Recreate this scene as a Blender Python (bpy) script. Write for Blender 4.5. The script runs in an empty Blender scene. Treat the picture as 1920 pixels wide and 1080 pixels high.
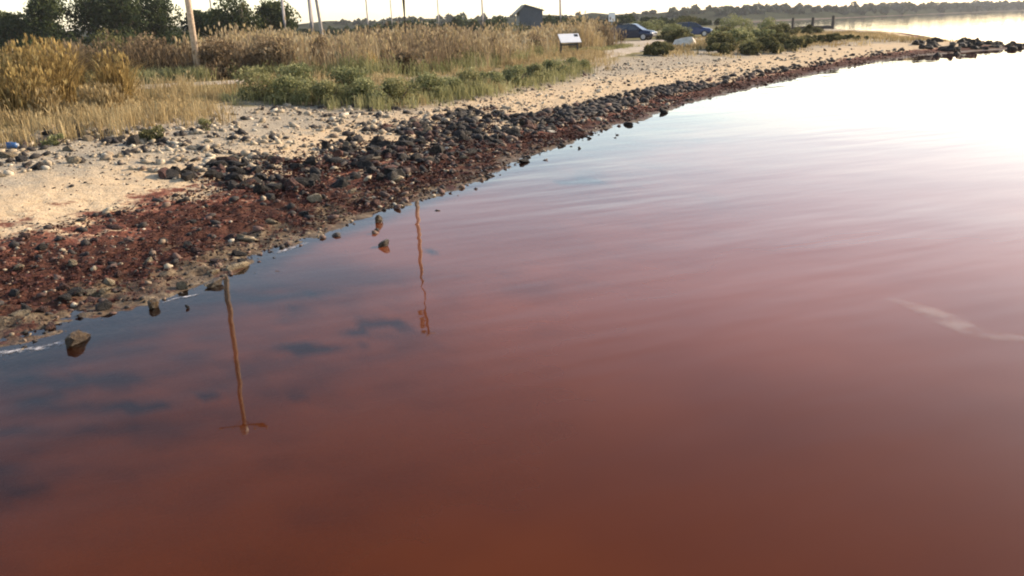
import bpy, bmesh, math
import numpy as np
from mathutils import Vector, Matrix

sc = bpy.context.scene
rng = np.random.default_rng(11)
R = math.radians

# ------------------------------------------------------------------ camera
CAM_H = 2.7
cam_d = bpy.data.cameras.new('camera'); cam = bpy.data.objects.new('camera', cam_d)
sc.collection.objects.link(cam); sc.camera = cam
cam_d.sensor_width = 36.0; cam_d.lens = 29.02
cam_d.clip_start = 0.1; cam_d.clip_end = 20000
PITCH, ROLL = math.atan(494 / 1548), R(1.82)
cam.matrix_world = (Matrix.Translation((0, 0, CAM_H)) @ Matrix.Rotation(R(90) - PITCH, 4, 'X')
                    @ Matrix.Rotation(-ROLL, 4, 'Z'))

# ------------------------------------------------------------------ light
SUN_AZ, SUN_EL = R(64), R(24)             # azimuth clockwise from +Y
w = bpy.data.worlds.new('World'); sc.world = w; w.use_nodes = True
nt = w.node_tree; bgn = nt.nodes['Background']
sky = nt.nodes.new('ShaderNodeTexSky'); sky.sky_type = 'NISHITA'; sky.sun_disc = False
sky.sun_elevation = SUN_EL; sky.sun_rotation = SUN_AZ
sky.air_density = 0.85; sky.dust_density = 0.7; sky.ozone_density = 0.6
nt.links.new(sky.outputs[0], bgn.inputs[0]); bgn.inputs[1].default_value = 0.15
sd = bpy.data.lights.new('sun', 'SUN'); sun = bpy.data.objects.new('sun', sd); sc.collection.objects.link(sun)
sd.energy = 3.7; sd.angle = R(0.53); sd.color = (1.0, 0.9, 0.76)
sdir = Vector((math.sin(SUN_AZ) * math.cos(SUN_EL), math.cos(SUN_AZ) * math.cos(SUN_EL), math.sin(SUN_EL)))
sun.rotation_euler = sdir.to_track_quat('Z', 'Y').to_euler(); sun.location = (30, 10, 40)
sc.view_settings.view_transform = 'Standard'; sc.view_settings.look = 'None'
sc.view_settings.exposure = 1.12; sc.view_settings.gamma = 1.0; sc.view_settings.use_curve_mapping = False
sc.view_settings.use_white_balance = True; sc.view_settings.white_balance_temperature = 7700; sc.view_settings.white_balance_tint = 14   # daylight balance a little on the warm side
sc.cycles.filter_width = 2.0
sc.cycles.max_bounces = 6; sc.cycles.transparent_max_bounces = 10
sc.cycles.caustics_reflective = False; sc.cycles.caustics_refractive = False

# ------------------------------------------------------------------ numpy noise
def _hash(ix, iy, seed):
    n = (ix.astype(np.int64) * 374761393 + iy.astype(np.int64) * 668265263 + seed * 982451653) & 0xffffffff
    n = ((n ^ (n >> 13)) * 1274126177) & 0xffffffff
    return ((n ^ (n >> 16)) & 0xffff) / 65535.0
def vnoise(x, y, seed=0):
    x = np.asarray(x, float); y = np.asarray(y, float)
    ix = np.floor(x); iy = np.floor(y); fx = x - ix; fy = y - iy
    fx = fx * fx * (3 - 2 * fx); fy = fy * fy * (3 - 2 * fy)
    a = _hash(ix, iy, seed); b = _hash(ix + 1, iy, seed); c = _hash(ix, iy + 1, seed); d = _hash(ix + 1, iy + 1, seed)
    return (a + (b - a) * fx) * (1 - fy) + (c + (d - c) * fx) * fy
def fbm(x, y, seed=0, o=4):
    s = 0; a = .5
    for k in range(o):
        s = s + a * vnoise(x * 2 ** k + 17.3 * k, y * 2 ** k - 9.1 * k, seed + k); a *= .5
    return s / (1 - .5 ** o)
def sstep(a, b, x):
    t = np.clip((x - a) / (b - a), 0, 1); return t * t * (3 - 2 * t)

# ------------------------------------------------------------------ the shore line and the lie of the land
SHORE = np.array([(-60, -60), (-25, -22), (-12.5, -4), (-7.4, 3.2), (-4.72, 7.1), (-4.24, 7.85), (-3.64, 8.84), (-3.35, 9.44), (-2.87, 10.91),
                  (-1.95, 12.63), (-0.7, 14.67), (0.58, 18.0), (3.41, 23.23), (6.42, 28.85), (13.45, 38.72), (21.87, 49.67),
                  (27.43, 55.3), (32.0, 58.2), (36.2, 60.6), (38.2, 62.6), (37.6, 66.5), (39.6, 77.0), (45.2, 90.0), (53.8, 115.0), (57.0, 140.5), (63.5, 169.8),
                  (66.6, 201.5), (85, 330), (150, 500), (230, 600), (380, 800), (560, 990), (900, 1300), (2600, 2100)], float)
def shore(x, y):
    """signed distance to the waterline (positive on land) and the y of the nearest shore point"""
    x = np.asarray(x, float); y = np.asarray(y, float)
    best = np.full(x.shape, 1e18); sgn = np.ones(x.shape); ny = np.zeros(x.shape)
    for (ax, ay), (bx, by) in zip(SHORE[:-1], SHORE[1:]):
        dx, dy = bx - ax, by - ay
        t = np.clip(((x - ax) * dx + (y - ay) * dy) / (dx * dx + dy * dy), 0, 1)
        px, py = ax + t * dx, ay + t * dy
        d2 = (x - px) ** 2 + (y - py) ** 2
        m = d2 < best
        best = np.where(m, d2, best); ny = np.where(m, py, ny)
    # inside test: even-odd against the closed land polygon
    poly = np.vstack([SHORE, [(9000, 9000), (-9000, 9000), (-9000, -9000), (-60, -9000)]])
    inside = np.zeros(x.shape, bool)
    j = len(poly) - 1
    for i in range(len(poly)):
        xi, yi = poly[i]; xj, yj = poly[j]
        c = ((yi > y) != (yj > y))
        xx = (xj - xi) * (y - yi) / ((yj - yi) if yj != yi else 1e-9) + xi
        inside ^= c & (x < xx); j = i
    return np.where(inside, 1, -1) * np.sqrt(best), ny
WEED = [(-1.72, 6.87, .36, .17), (-1.42, 7.18, .2, .1), (-1.25, 7.5, .26, .17), (-1.05, 7.28, .13, .07), (-1.72, 5.88, .12, .05), (-2.2, 4.71, .07, .04), (-2.9, 5.75, .3, .1), (-2.45, 5.95, .14, .06), (-3.5, 6.3, .4, .16)]
def height(x, y, detail=True):
    d, ny = shore(x, y)
    wob = (fbm(x * .8, y * .8, 3) - .5) * 1.1 + (fbm(x * 3.1, y * 3.1, 7, 3) - .5) * .5
    dd = d + wob * np.clip(.55 + ny * .004, .4, .8) * np.exp(-np.maximum(-d, 0) * .8)
    land = np.interp(dd, [0, .6, 4, 8, 12, 15, 40, 400, 3000], [0, .035, .2, .55, .9, 1.0, 1.05, 1.6, 14])
    k = sstep(42, 60, ny)
    land = land * (1 - k) + k * np.interp(dd, [0, 1, 4, 8, 15, 40, 400, 3000], [0, .12, .45, .7, .85, 1.05, 1.6, 14])
    wet = np.interp(-dd, [0, 1, 3, 5, 9, 30, 300], [0, .05, .13, .24, .7, 1.6, 4.0])
    z = np.where(dd > 0, land, -wet)
    if detail:
        near = np.exp(-np.hypot(x, y) / 60)
        z = z + near * sstep(-.6, .5, dd) * ((fbm(x * 2.2, y * 2.2, 21) - .5) * .07 + (fbm(x * 6, y * 6, 31, 3) - .5) * .15 * sstep(5.5, 1.5, dd) * sstep(-.1, .5, dd))
    u = sstep(-.1, -1.2, dd)
    z = z + u * sstep(-9, -5, dd) * ((fbm(x * .9 + 4, y * 1.3, 41) - .5) * .12 + (fbm(x * 3.2, y * 5.0, 44, 3) - .5) * .14)
    for (cx, cy, sx, sy) in WEED:
        q = ((x - cx) / sx) ** 2 + ((y - cy) / sy) ** 2
        q = q + (fbm(x * 7, y * 7, 55, 3) - .5) * 2.4
        m = sstep(1.3, .35, q)
        z = z * (1 - m) + m * np.maximum(z, -.03)
    return np.where(dd < -.25, np.minimum(z, -.018), z), dd, ny
def H(x, y):
    return float(height(np.array([x]), np.array([y]))[0][0])

# ------------------------------------------------------------------ object helpers
def mesh_np(name, V, F, attrs=None, smooth=False):
    V = np.ascontiguousarray(V, np.float32); F = np.ascontiguousarray(F, np.int32)
    me = bpy.data.meshes.new(name); k = F.shape[1]
    me.vertices.add(len(V)); me.vertices.foreach_set('co', V.ravel())
    me.loops.add(F.size); me.loops.foreach_set('vertex_index', F.ravel())
    me.polygons.add(len(F)); me.polygons.foreach_set('loop_start', np.arange(0, F.size, k, dtype=np.int32))
    me.update(calc_edges=True)
    if smooth: me.polygons.foreach_set('use_smooth', np.ones(len(F), bool))
    for an, av in (attrs or {}).items():
        at = me.attributes.new(an, 'FLOAT', 'POINT'); at.data.foreach_set('value', np.ascontiguousarray(av, np.float32))
    return me
def link(name, me, mat=None, parent=None, loc=None):
    o = bpy.data.objects.new(name, me); sc.collection.objects.link(o)
    if mat is not None and me is not None and not me.materials: me.materials.append(mat)
    if parent: o.parent = parent
    if loc is not None: o.location = loc
    return o
def tag(o, label=None, cat=None, group=None, kind=None):
    if label: o['label'] = label
    if cat: o['category'] = cat
    if group: o['group'] = group
    if kind: o['kind'] = kind
    return o
def empty(name, loc=(0, 0, 0), rz=0):
    o = bpy.data.objects.new(name, None); sc.collection.objects.link(o); o.location = loc; o.rotation_euler = (0, 0, rz)
    o.empty_display_size = .2
    return o
class MB:
    """collects boxes / tubes / prisms in one bmesh"""
    def __init__(s): s.bm = bmesh.new()
    def box(s, c, size, rot=None, bevel=0):
        r = bmesh.ops.create_cube(s.bm, size=1)['verts']
        M = Matrix.Translation(c) @ (rot.to_4x4() if rot else Matrix()) @ Matrix.Diagonal((*size, 1))
        bmesh.ops.transform(s.bm, matrix=M, verts=r)
        if bevel:
            es = list({e for v in r for e in v.link_edges})
            bmesh.ops.bevel(s.bm, geom=es, offset=bevel, segments=2, affect='EDGES', profile=.5)
        return s
    def tube(s, pts, radii, n=8, cap=True):
        rings = []
        for i, p in enumerate(pts):
            p = Vector(p); a = Vector(pts[max(i - 1, 0)]); b = Vector(pts[min(i + 1, len(pts) - 1)])
            q = (b - a).to_track_quat('Z', 'Y'); r = radii[i] if hasattr(radii, '__len__') else radii
            rings.append([s.bm.verts.new(p + q @ Vector((r * math.cos(2 * math.pi * k / n), r * math.sin(2 * math.pi * k / n), 0))) for k in range(n)])
        for A, B in zip(rings[:-1], rings[1:]):
            for k in range(n): s.bm.faces.new((A[k], A[(k + 1) % n], B[(k + 1) % n], B[k]))
        if cap: s.bm.faces.new(rings[0][::-1]); s.bm.faces.new(rings[-1])
        return s
    def lathe(s, prof, n=12, M=None):
        vs = []
        for r, z in prof:
            vs.append([s.bm.verts.new((M or Matrix()) @ Vector((r * math.cos(2 * math.pi * k / n), r * math.sin(2 * math.pi * k / n), z))) for k in range(n)])
        for A, B in zip(vs[:-1], vs[1:]):
            for k in range(n): s.bm.faces.new((A[k], A[(k + 1) % n], B[(k + 1) % n], B[k]))
        s.bm.faces.new(vs[0][::-1]); s.bm.faces.new(vs[-1])
        return s
    def prism(s, poly, y0, y1):
        """polygon in x,z extruded along y"""
        a = [s.bm.verts.new((x, y0, z)) for x, z in poly]; b = [s.bm.verts.new((x, y1, z)) for x, z in poly]
        s.bm.faces.new(a); s.bm.faces.new(b[::-1])
        for k in range(len(poly)):
            s.bm.faces.new((a[k], b[k], b[(k + 1) % len(poly)], a[(k + 1) % len(poly)]))
        return s
    def build(s, name, mat, parent=None, smooth=False, bevel=0):
        if bevel: bmesh.ops.bevel(s.bm, geom=s.bm.edges[:], offset=bevel, segments=2, affect='EDGES')
        bmesh.ops.recalc_face_normals(s.bm, faces=s.bm.faces[:])
        me = bpy.data.meshes.new(name); s.bm.to_mesh(me); s.bm.free()
        if smooth: me.polygons.foreach_set('use_smooth', np.ones(len(me.polygons), bool))
        return link(name, me, mat, parent)

# ------------------------------------------------------------------ materials
class NT:
    def __init__(s, name):
        s.m = bpy.data.materials.new(name); s.m.use_nodes = True; s.t = s.m.node_tree
        s.b = s.t.nodes['Principled BSDF']; s.out = s.t.nodes['Material Output']
    def n(s, ty, **k):
        x = s.t.nodes.new(ty)
        for a, v in k.items(): setattr(x, a, v)
        return x
    def l(s, a, b): s.t.links.new(a, b)
    def val(s, x, v):
        if hasattr(v, 'is_output'): s.l(v, x)
        else: x.default_value = v
    def math(s, op, a, b=0., clamp=False):
        x = s.n('ShaderNodeMath', operation=op, use_clamp=clamp); s.val(x.inputs[0], a); s.val(x.inputs[1], b); return x.outputs[0]
    def ramp(s, f, stops, interp='LINEAR'):
        x = s.n('ShaderNodeValToRGB'); x.color_ramp.interpolation = interp; e = x.color_ramp.elements
        while len(e) > len(stops): e.remove(e[-1])
        while len(e) < len(stops): e.new(.5)
        for q, (p, c) in zip(e, stops): q.position = p; q.color = (*c, 1) if len(c) == 3 else c
        s.l(f, x.inputs[0]); return x.outputs[0]
    def mix(s, f, a, b, blend='MIX'):
        x = s.n('ShaderNodeMix', data_type='RGBA', blend_type=blend)
        s.val(x.inputs[0], f)
        for i, v in ((6, a), (7, b)):
            if hasattr(v, 'is_output'): s.l(v, x.inputs[i])
            else: x.inputs[i].default_value = (*v, 1)
        return x.outputs[2]
    def noise(s, scale, detail=4, rough=.55, vec=None, dim='3D'):
        x = s.n('ShaderNodeTexNoise', noise_dimensions=dim); x.inputs['Scale'].default_value = scale
        x.inputs['Detail'].default_value = detail; x.inputs['Roughness'].default_value = rough
        if vec is not None: s.l(vec, x.inputs['Vector'])
        return x.outputs[0]
    def pos(s): return s.n('ShaderNodeNewGeometry').outputs['Position']
    def obj(s): return s.n('ShaderNodeTexCoord').outputs['Object']
    def attr(s, name): return s.n('ShaderNodeAttribute', attribute_name=name).outputs['Fac']
    def maprange(s, v, a, b, c=0., d=1., smooth=True):
        x = s.n('ShaderNodeMapRange', interpolation_type='SMOOTHSTEP' if smooth else 'LINEAR')
        s.val(x.inputs[0], v)
        for i, q in ((1, a), (2, b), (3, c), (4, d)): x.inputs[i].default_value = q
        return x.outputs[0]
    def bump(s, h, dist, strength=1.0):
        x = s.n('ShaderNodeBump'); x.inputs['Strength'].default_value = strength; x.inputs['Distance'].default_value = dist
        s.l(h, x.inputs['Height']); return x.outputs[0]
def plain(name, col, rough=.6, metal=0., var=.25, scale=6., bump=0., spec=None):
    k = NT(name); f = k.noise(scale, 5, .6, k.obj())
    dark = tuple(c * (1 - var) for c in col); lite = tuple(min(1, c * (1 + var)) for c in col)
    k.l(k.ramp(f, [(.3, dark), (.7, lite)]), k.b.inputs['Base Color'])
    k.b.inputs['Roughness'].default_value = rough; k.b.inputs['Metallic'].default_value = metal
    if spec is not None: k.b.inputs['Specular IOR Level'].default_value = spec
    if bump: k.l(k.bump(f, bump), k.b.inputs['Normal'])
    return k.m
def foliage(name, stops, trans=.25, rough=.7):
    k = NT(name); t = k.attr('tint')
    f = k.math('ADD', k.math('MULTIPLY', t, .75), k.math('MULTIPLY', k.noise(.9, 2, .5, k.pos()), .25))
    c = k.ramp(f, stops)
    k.b.inputs['Roughness'].default_value = rough; k.b.inputs['Specular IOR Level'].default_value = .08
    k.l(c, k.b.inputs['Base Color'])
    tr = k.n('ShaderNodeBsdfTranslucent'); k.l(c, tr.inputs[0])
    mx = k.n('ShaderNodeMixShader'); mx.inputs[0].default_value = trans
    k.l(k.b.outputs[0], mx.inputs[1]); k.l(tr.outputs[0], mx.inputs[2]); k.l(mx.outputs[0], k.out.inputs[0])
    return k.m

# ground ---------------------------------------------------------------
def ground_material():
    k = NT('ground'); P = k.pos(); d = k.attr('inland'); wk = k.attr('wrack')
    n1 = k.noise(1.3, 5, .6, P); n2 = k.noise(6., 5, .65, P); n3 = k.noise(28., 3, .6, P); n4 = k.noise(.35, 3, .5, P)
    sand = k.ramp(n2, [(.25, (.40, .29, .175)), (.5, (.52, .39, .25)), (.75, (.58, .46, .31))])
    sand = k.mix(k.maprange(n3, .56, .7, 0, .55), sand, (.2, .15, .1))
    grav = k.ramp(n3, [(.3, (.17, .14, .105)), (.5, (.33, .28, .21)), (.7, (.45, .39, .3))])
    soil = k.ramp(n2, [(.3, (.09, .075, .035)), (.55, (.2, .17, .075)), (.75, (.29, .24, .12))])
    # beach -> gravel -> soil
    dn = k.math('ADD', d, k.math('MULTIPLY', k.math('SUBTRACT', n1, .5), 5.0))
    c = k.mix(k.maprange(dn, 4.8, 7.0), sand, grav)
    c = k.mix(k.maprange(dn, 9.6, 11.5), c, soil)
    c = k.mix(k.maprange(d, 16, 60), c, k.ramp(n4, [(.35, (.055, .055, .026)), (.65, (.12, .105, .05))]))
    c = k.mix(k.attr('far'), c, (.06, .06, .032))
    # wrack: maroon crust of weed along the waterline, red fringe on top
    wn = k.math('ADD', wk, k.math('ADD', k.math('MULTIPLY', k.math('SUBTRACT', n1, .5), 1.7), k.math('MULTIPLY', k.math('SUBTRACT', n2, .5), .9)))
    red = k.ramp(n2, [(.3, (.12, .04, .027)), (.6, (.21, .082, .056)), (.8, (.29, .155, .1))])
    mar = k.ramp(n3, [(.3, (.026, .013, .009)), (.5, (.066, .027, .019)), (.72, (.14, .064, .044))])
    c = k.mix(k.maprange(wn, 1.22, .95), c, red)
    c = k.mix(k.maprange(wn, .95, .72), c, mar)
    wet = k.ramp(n2, [(.3, (.05, .032, .022)), (.52, (.14, .1, .065)), (.7, (.3, .235, .15))])
    c = k.mix(k.maprange(wn, .32, .08), c, wet)
    # lake bed
    bed = k.ramp(k.noise(2.2, 6, .65, P), [(.3, (.016, .008, .006)), (.52, (.034, .016, .012)), (.7, (.075, .032, .021))])
    bed = k.mix(k.attr('saltbed'), bed, k.ramp(k.noise(1.6, 5, .6, P), [(.3, (.07, .026, .018)), (.7, (.17, .07, .05))]))
    c = k.mix(k.maprange(d, -.25, -.9), c, bed)
    k.l(c, k.b.inputs['Base Color'])
    r = k.maprange(d, .9, .1, .9, .5); k.l(r, k.b.inputs['Roughness'])
    k.b.inputs['Specular IOR Level'].default_value = .06
    hb = k.math('ADD', k.math('MULTIPLY', n3, .5), n2)
    k.l(k.bump(hb, .045, .8), k.b.inputs['Normal'])
    return k.m
M_ground = ground_material()

def water_material():
    k = NT('lake_water'); k.t.nodes.remove(k.b); P = k.pos()
    mp = k.n('ShaderNodeMapping'); k.l(P, mp.inputs[0]); mp.vector_type = 'TEXTURE'; mp.inputs['Rotation'].default_value = (0, 0, R(22)); mp.inputs['Scale'].default_value = (3.4, 1, 1)
    h1 = k.noise(.42, 3, .5, mp.outputs[0]); h2 = k.noise(1.5, 2, .45, mp.outputs[0]); h3 = k.noise(.11, 2, .5, P)
    patch = k.maprange(h3, .4, .62, .35, 1.)
    h = k.math('MULTIPLY', k.math('ADD', k.math('MULTIPLY', h1, .023), k.math('MULTIPLY', h2, .0125)), patch)
    bp = k.bump(h, 1.0)
    turb = k.attr('murk')
    tr = k.n('ShaderNodeBsdfTransparent'); tr.inputs[0].default_value = (.82, .6, .5, 1)
    df = k.n('ShaderNodeBsdfDiffuse')
    nz = k.noise(.5, 3, .5, P)
    bc = k.mix(k.attr('shoal'), k.ramp(nz, [(.3, (.070, .0138, .0008)), (.7, (.092, .0195, .0015))]), k.ramp(nz, [(.3, (.17, .043, .0175)), (.7, (.205, .056, .024))])); k.l(bc, df.inputs[0])
    body = k.n('ShaderNodeMixShader'); k.l(turb, body.inputs[0]); k.l(tr.outputs[0], body.inputs[1]); k.l(df.outputs[0], body.inputs[2])
    gl = k.n('ShaderNodeBsdfGlossy'); gl.inputs['Roughness'].default_value = .015; gl.inputs[0].default_value = (1, 1, 1, 1); k.l(bp, gl.inputs['Normal'])
    fr = k.n('ShaderNodeFresnel'); fr.inputs['IOR'].default_value = 1.235; k.l(bp, fr.inputs['Normal'])
    mx = k.n('ShaderNodeMixShader'); k.l(fr.outputs[0], mx.inputs[0]); k.l(body.outputs[0], mx.inputs[1]); k.l(gl.outputs[0], mx.inputs[2])
    k.l(mx.outputs[0], k.out.inputs[0])
    return k.m
M_water = water_material()
def rock_material(name, a, b, c, rough=.8, wetspec=.3):
    k = NT(name); O = k.obj(); f = k.noise(3., 6, .65, O); g = k.noise(14., 4, .6, O)
    oi = k.n('ShaderNodeObjectInfo')
    col = k.ramp(f, [(.28, a), (.5, b), (.74, c)])
    col = k.mix(k.maprange(g, .55, .75, 0, .5), col, tuple(q * .45 for q in a))
    hsv = k.n('ShaderNodeHueSaturation'); k.l(col, hsv.inputs['Color']); k.l(k.maprange(oi.outputs['Random'], 0, 1, .6, 1.45, False), hsv.inputs['Value'])
    k.l(hsv.outputs[0], k.b.inputs['Base Color']); k.b.inputs['Roughness'].default_value = rough; k.b.inputs['Specular IOR Level'].default_value = wetspec
    k.l(k.bump(k.math('ADD', f, k.math('MULTIPLY', g, .4)), .08), k.b.inputs['Normal'])
    return k.m
M_rock_dark = rock_material('dark_stone', (.007, .006, .0055), (.018, .015, .013), (.05, .04, .031))
M_rock_tan = rock_material('tan_stone', (.11, .08, .05), (.22, .168, .105), (.36, .285, .19))
M_rock_red = rock_material('red_stained_stone', (.026, .012, .009), (.065, .028, .021), (.14, .066, .048))
M_rock_white = rock_material('white_stone', (.42, .37, .29), (.58, .52, .42), (.74, .69, .6))
M_rock_wet = rock_material('wet_stone', (.022, .014, .008), (.07, .04, .016), (.17, .11, .055), .35, .5)
def pebble_material():
    k = NT('pebbles'); t = k.attr('tint')
    c = k.ramp(t, [(0., (.012, .01, .009)), (.35, (.035, .026, .022)), (.42, (.12, .06, .045)), (.6, (.22, .165, .11)), (.85, (.42, .34, .235)), (1., (.55, .48, .37))])
    g = k.noise(30, 4, .6, k.pos()); c = k.mix(k.maprange(g, .4, .7, .0, .45), c, (.04, .03, .022))
    k.l(c, k.b.inputs['Base Color']); k.b.inputs['Roughness'].default_value = .85
    return k.m
M_pebble = pebble_material()
M_reed = foliage('dry_reeds', [(.0, (.08, .055, .036)), (.25, (.2, .145, .09)), (.45, (.31, .235, .15)), (.6, (.40, .30, .155)), (.8, (.46, .37, .23)), (1., (.54, .46, .33))], .3)
M_brownreed = foliage('brown_shrub_leaves', [(.0, (.035, .026, .018)), (.35, (.13, .09, .055)), (.65, (.26, .185, .11)), (1., (.42, .33, .21))], .25)
M_gold = foliage('golden_grass', [(.0, (.045, .033, .017)), (.3, (.2, .14, .06)), (.55, (.36, .25, .1)), (.8, (.45, .335, .14)), (1., (.5, .41, .21))], .35)
M_drygrass = foliage('dry_grass', [(.0, (.13, .095, .045)), (.4, (.3, .22, .11)), (.7, (.42, .32, .17)), (1., (.5, .41, .24))], .3)
M_greengrass = foliage('green_grass', [(.0, (.075, .08, .032)), (.4, (.19, .19, .085)), (.7, (.31, .295, .145)), (1., (.44, .41, .24))], .35)
M_bush = foliage('saltbush_leaves', [(.0, (.035, .045, .02)), (.3, (.12, .135, .06)), (.6, (.26, .265, .125)), (1., (.44, .42, .23))], .25)
M_olive = foliage('olive_scrub_leaves', [(.0, (.018, .022, .01)), (.35, (.06, .062, .028)), (.65, (.15, .14, .06)), (1., (.32, .28, .14))], .25)
M_tree = foliage('dark_tree_leaves', [(.0, (.012, .02, .009)), (.4, (.03, .045, .018)), (.75, (.06, .075, .028)), (1., (.12, .12, .04))], .2)
M_far = foliage('far_wood_leaves', [(.0, (.02, .03, .02)), (.5, (.045, .055, .035)), (1., (.09, .095, .06))], .15)
M_wrack = foliage('seaweed_wrack', [(.0, (.02, .009, .008)), (.5, (.06, .024, .02)), (.85, (.13, .05, .042)), (1., (.22, .1, .075))], .1)
M_bark = plain('bark', (.12, .09, .065), .9, scale=9, bump=.05)
M_pole = plain('weathered_timber', (.5, .38, .28), .85, var=.3, scale=12, bump=.01)
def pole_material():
    k = NT('two_tone_pole'); O = k.obj(); f = k.noise(12, 5, .6, O); z = k.n('ShaderNodeSeparateXYZ'); k.l(O, z.inputs[0])
    top = k.ramp(f, [(.3, (.36, .26, .18)), (.7, (.6, .46, .34))]); butt = k.ramp(f, [(.3, (.03, .025, .025)), (.7, (.075, .062, .058))])  # shaft darker over its lower part, paler above
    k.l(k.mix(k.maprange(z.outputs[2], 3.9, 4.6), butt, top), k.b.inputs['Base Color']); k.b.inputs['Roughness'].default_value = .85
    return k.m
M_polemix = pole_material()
M_poledark = plain('dark_timber', (.055, .045, .042), .85, var=.3, scale=12)
M_polegrey = plain('grey_pole_timber', (.30, .27, .25), .8, var=.2)
M_steel = plain('galvanised_steel', (.36, .37, .38), .45, .7, var=.1)
M_ceramic = plain('insulator_ceramic', (.78, .76, .72), .25, var=.04)
M_shedwall = plain('shed_sheet_metal', (.095, .105, .12), .55, .2, var=.12)
M_shedroof = plain('shed_roof', (.32, .27, .2), .7, var=.2)
M_white = plain('white_paint', (.82, .81, .79), .4, var=.03)
M_print = plain('sign_print', (.33, .42, .5), .5, var=.35, scale=14)
M_paintblue = plain('dark_blue_car_paint', (.012, .022, .055), .22, .3, var=.05, spec=.6)
M_paintblue2 = plain('blue_car_paint', (.022, .045, .13), .22, .3, var=.05, spec=.6)
M_glass = plain('car_glass', (.02, .025, .03), .05, 0, var=.02, spec=.9)
M_tyre = plain('tyre', (.018, .018, .018), .85, var=.2)
M_rim = plain('rim', (.4, .4, .42), .35, .8, var=.05)
M_lamp = plain('headlight', (.7, .72, .74), .12, 0, var=.03)
M_tail = plain('tail_light', (.35, .015, .012), .2, 0, var=.05)
M_trim = plain('black_trim', (.02, .02, .022), .5, var=.1)
M_litter = plain('blue_plastic', (.03, .10, .24), .4, var=.12)
def foam_material():
    k = NT('foam'); n = k.noise(13, 5, .65, k.pos())
    k.b.inputs['Base Color'].default_value = (.78, .72, .7, 1); k.b.inputs['Roughness'].default_value = .6
    k.l(k.math('MULTIPLY', k.attr('tint'), k.maprange(n, .4, .68, 0., 1.)), k.b.inputs['Alpha'])
    return k.m
M_foam = foam_material()
def cloud_reflection_material():  # pale see-through colour that paints in a reflected cloud
    k = NT('cloud_reflection'); n = k.noise(3.5, 4, .55, k.pos())
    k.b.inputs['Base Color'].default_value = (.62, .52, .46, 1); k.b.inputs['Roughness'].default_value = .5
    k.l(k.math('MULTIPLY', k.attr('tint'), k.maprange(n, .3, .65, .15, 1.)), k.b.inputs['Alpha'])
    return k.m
M_cloud_reflection = cloud_reflection_material()
def gravel_path_material():
    k = NT('gravel_path'); P = k.pos(); a = k.noise(18, 4, .6, P); b = k.noise(.7, 4, .55, P)
    c = k.ramp(a, [(.3, (.25, .2, .15)), (.55, (.4, .33, .255)), (.75, (.5, .43, .34))])
    c = k.mix(k.maprange(b, .5, .66, 0, .6), c, (.22, .19, .1))
    k.l(c, k.b.inputs['Base Color']); k.b.inputs['Roughness'].default_value = .95; k.l(k.bump(a, .03), k.b.inputs['Normal'])
    return k.m
M_path = gravel_path_material()

# ------------------------------------------------------------------ ground and lake
def polar(az0, az1, na, radii):
    az = np.radians(np.linspace(az0, az1, na))
    A, Q = np.meshgrid(az, radii); X = (Q * np.sin(A)); Y = Q * np.cos(A)
    nr = len(radii); i = np.arange(nr - 1)[:, None] * na + np.arange(na - 1)[None, :]
    F = np.stack([i, i + na, i + na + 1, i + 1], -1).reshape(-1, 4)[:, ::-1]
    return X.ravel(), Y.ravel(), F
rad = np.concatenate([np.geomspace(3.2, 85, 520), np.geomspace(87, 4500, 110)])
X, Y, F = polar(-62, 62, 860, rad)
Z, DD, NY = height(X, Y)
W = np.interp(NY, [4, 8, 12, 15, 20, 26, 34, 60], [3.9, 3.7, 3.2, 2.6, 1.7, 1.2, 1.7, 1.9])
g = link('ground', mesh_np('ground', np.stack([X, Y, Z], -1), F, {'inland': DD, 'wrack': DD / W, 'far': sstep(110, 260, np.hypot(X, Y)), 'saltbed': sstep(8.9, 11.0, NY + 1.5 * (fbm(X * .8, Y * .8, 79) - .5)) * (1 - .9 * sstep(-.034, -.026, Z) * (DD < -1.5))}, True), M_ground)
tag(g, kind='structure')
print('ground', len(F))
X, Y, F = polar(-180, 180, 540, np.concatenate([[.05], np.geomspace(2.0, 4500, 320)]))
Zb, Db, NYb = height(X, Y, False)
depth = np.maximum(-Zb, 0)
murk = 1 - np.exp(-np.maximum(depth - .02, 0) / .095)
pink = sstep(8.6, 10.8, NYb + 1.5 * (fbm(X * .8, Y * .8, 79) - .5)) * sstep(-.05, -.7, Db) * (1 - sstep(-.036, -.026, Zb) * (Db < -1.5)) * sstep(19, 13, NYb)   # salty pink shallows
murk = np.maximum(murk, .72 * pink)
wat = link('lake', mesh_np('lake', np.stack([X, Y, np.zeros_like(X)], -1), F, {'murk': murk, 'shoal': sstep(4.6, 9.5, Y + 1.2 * (fbm(X * .4, Y * .4, 77) - .5) + .15 * X) * np.maximum(sstep(-.8, -3.0, Db + .6 * (fbm(X, Y, 78) - .5)), pink) * sstep(40, 16, Y)}, True), M_water)
tag(wat, kind='structure')

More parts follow.
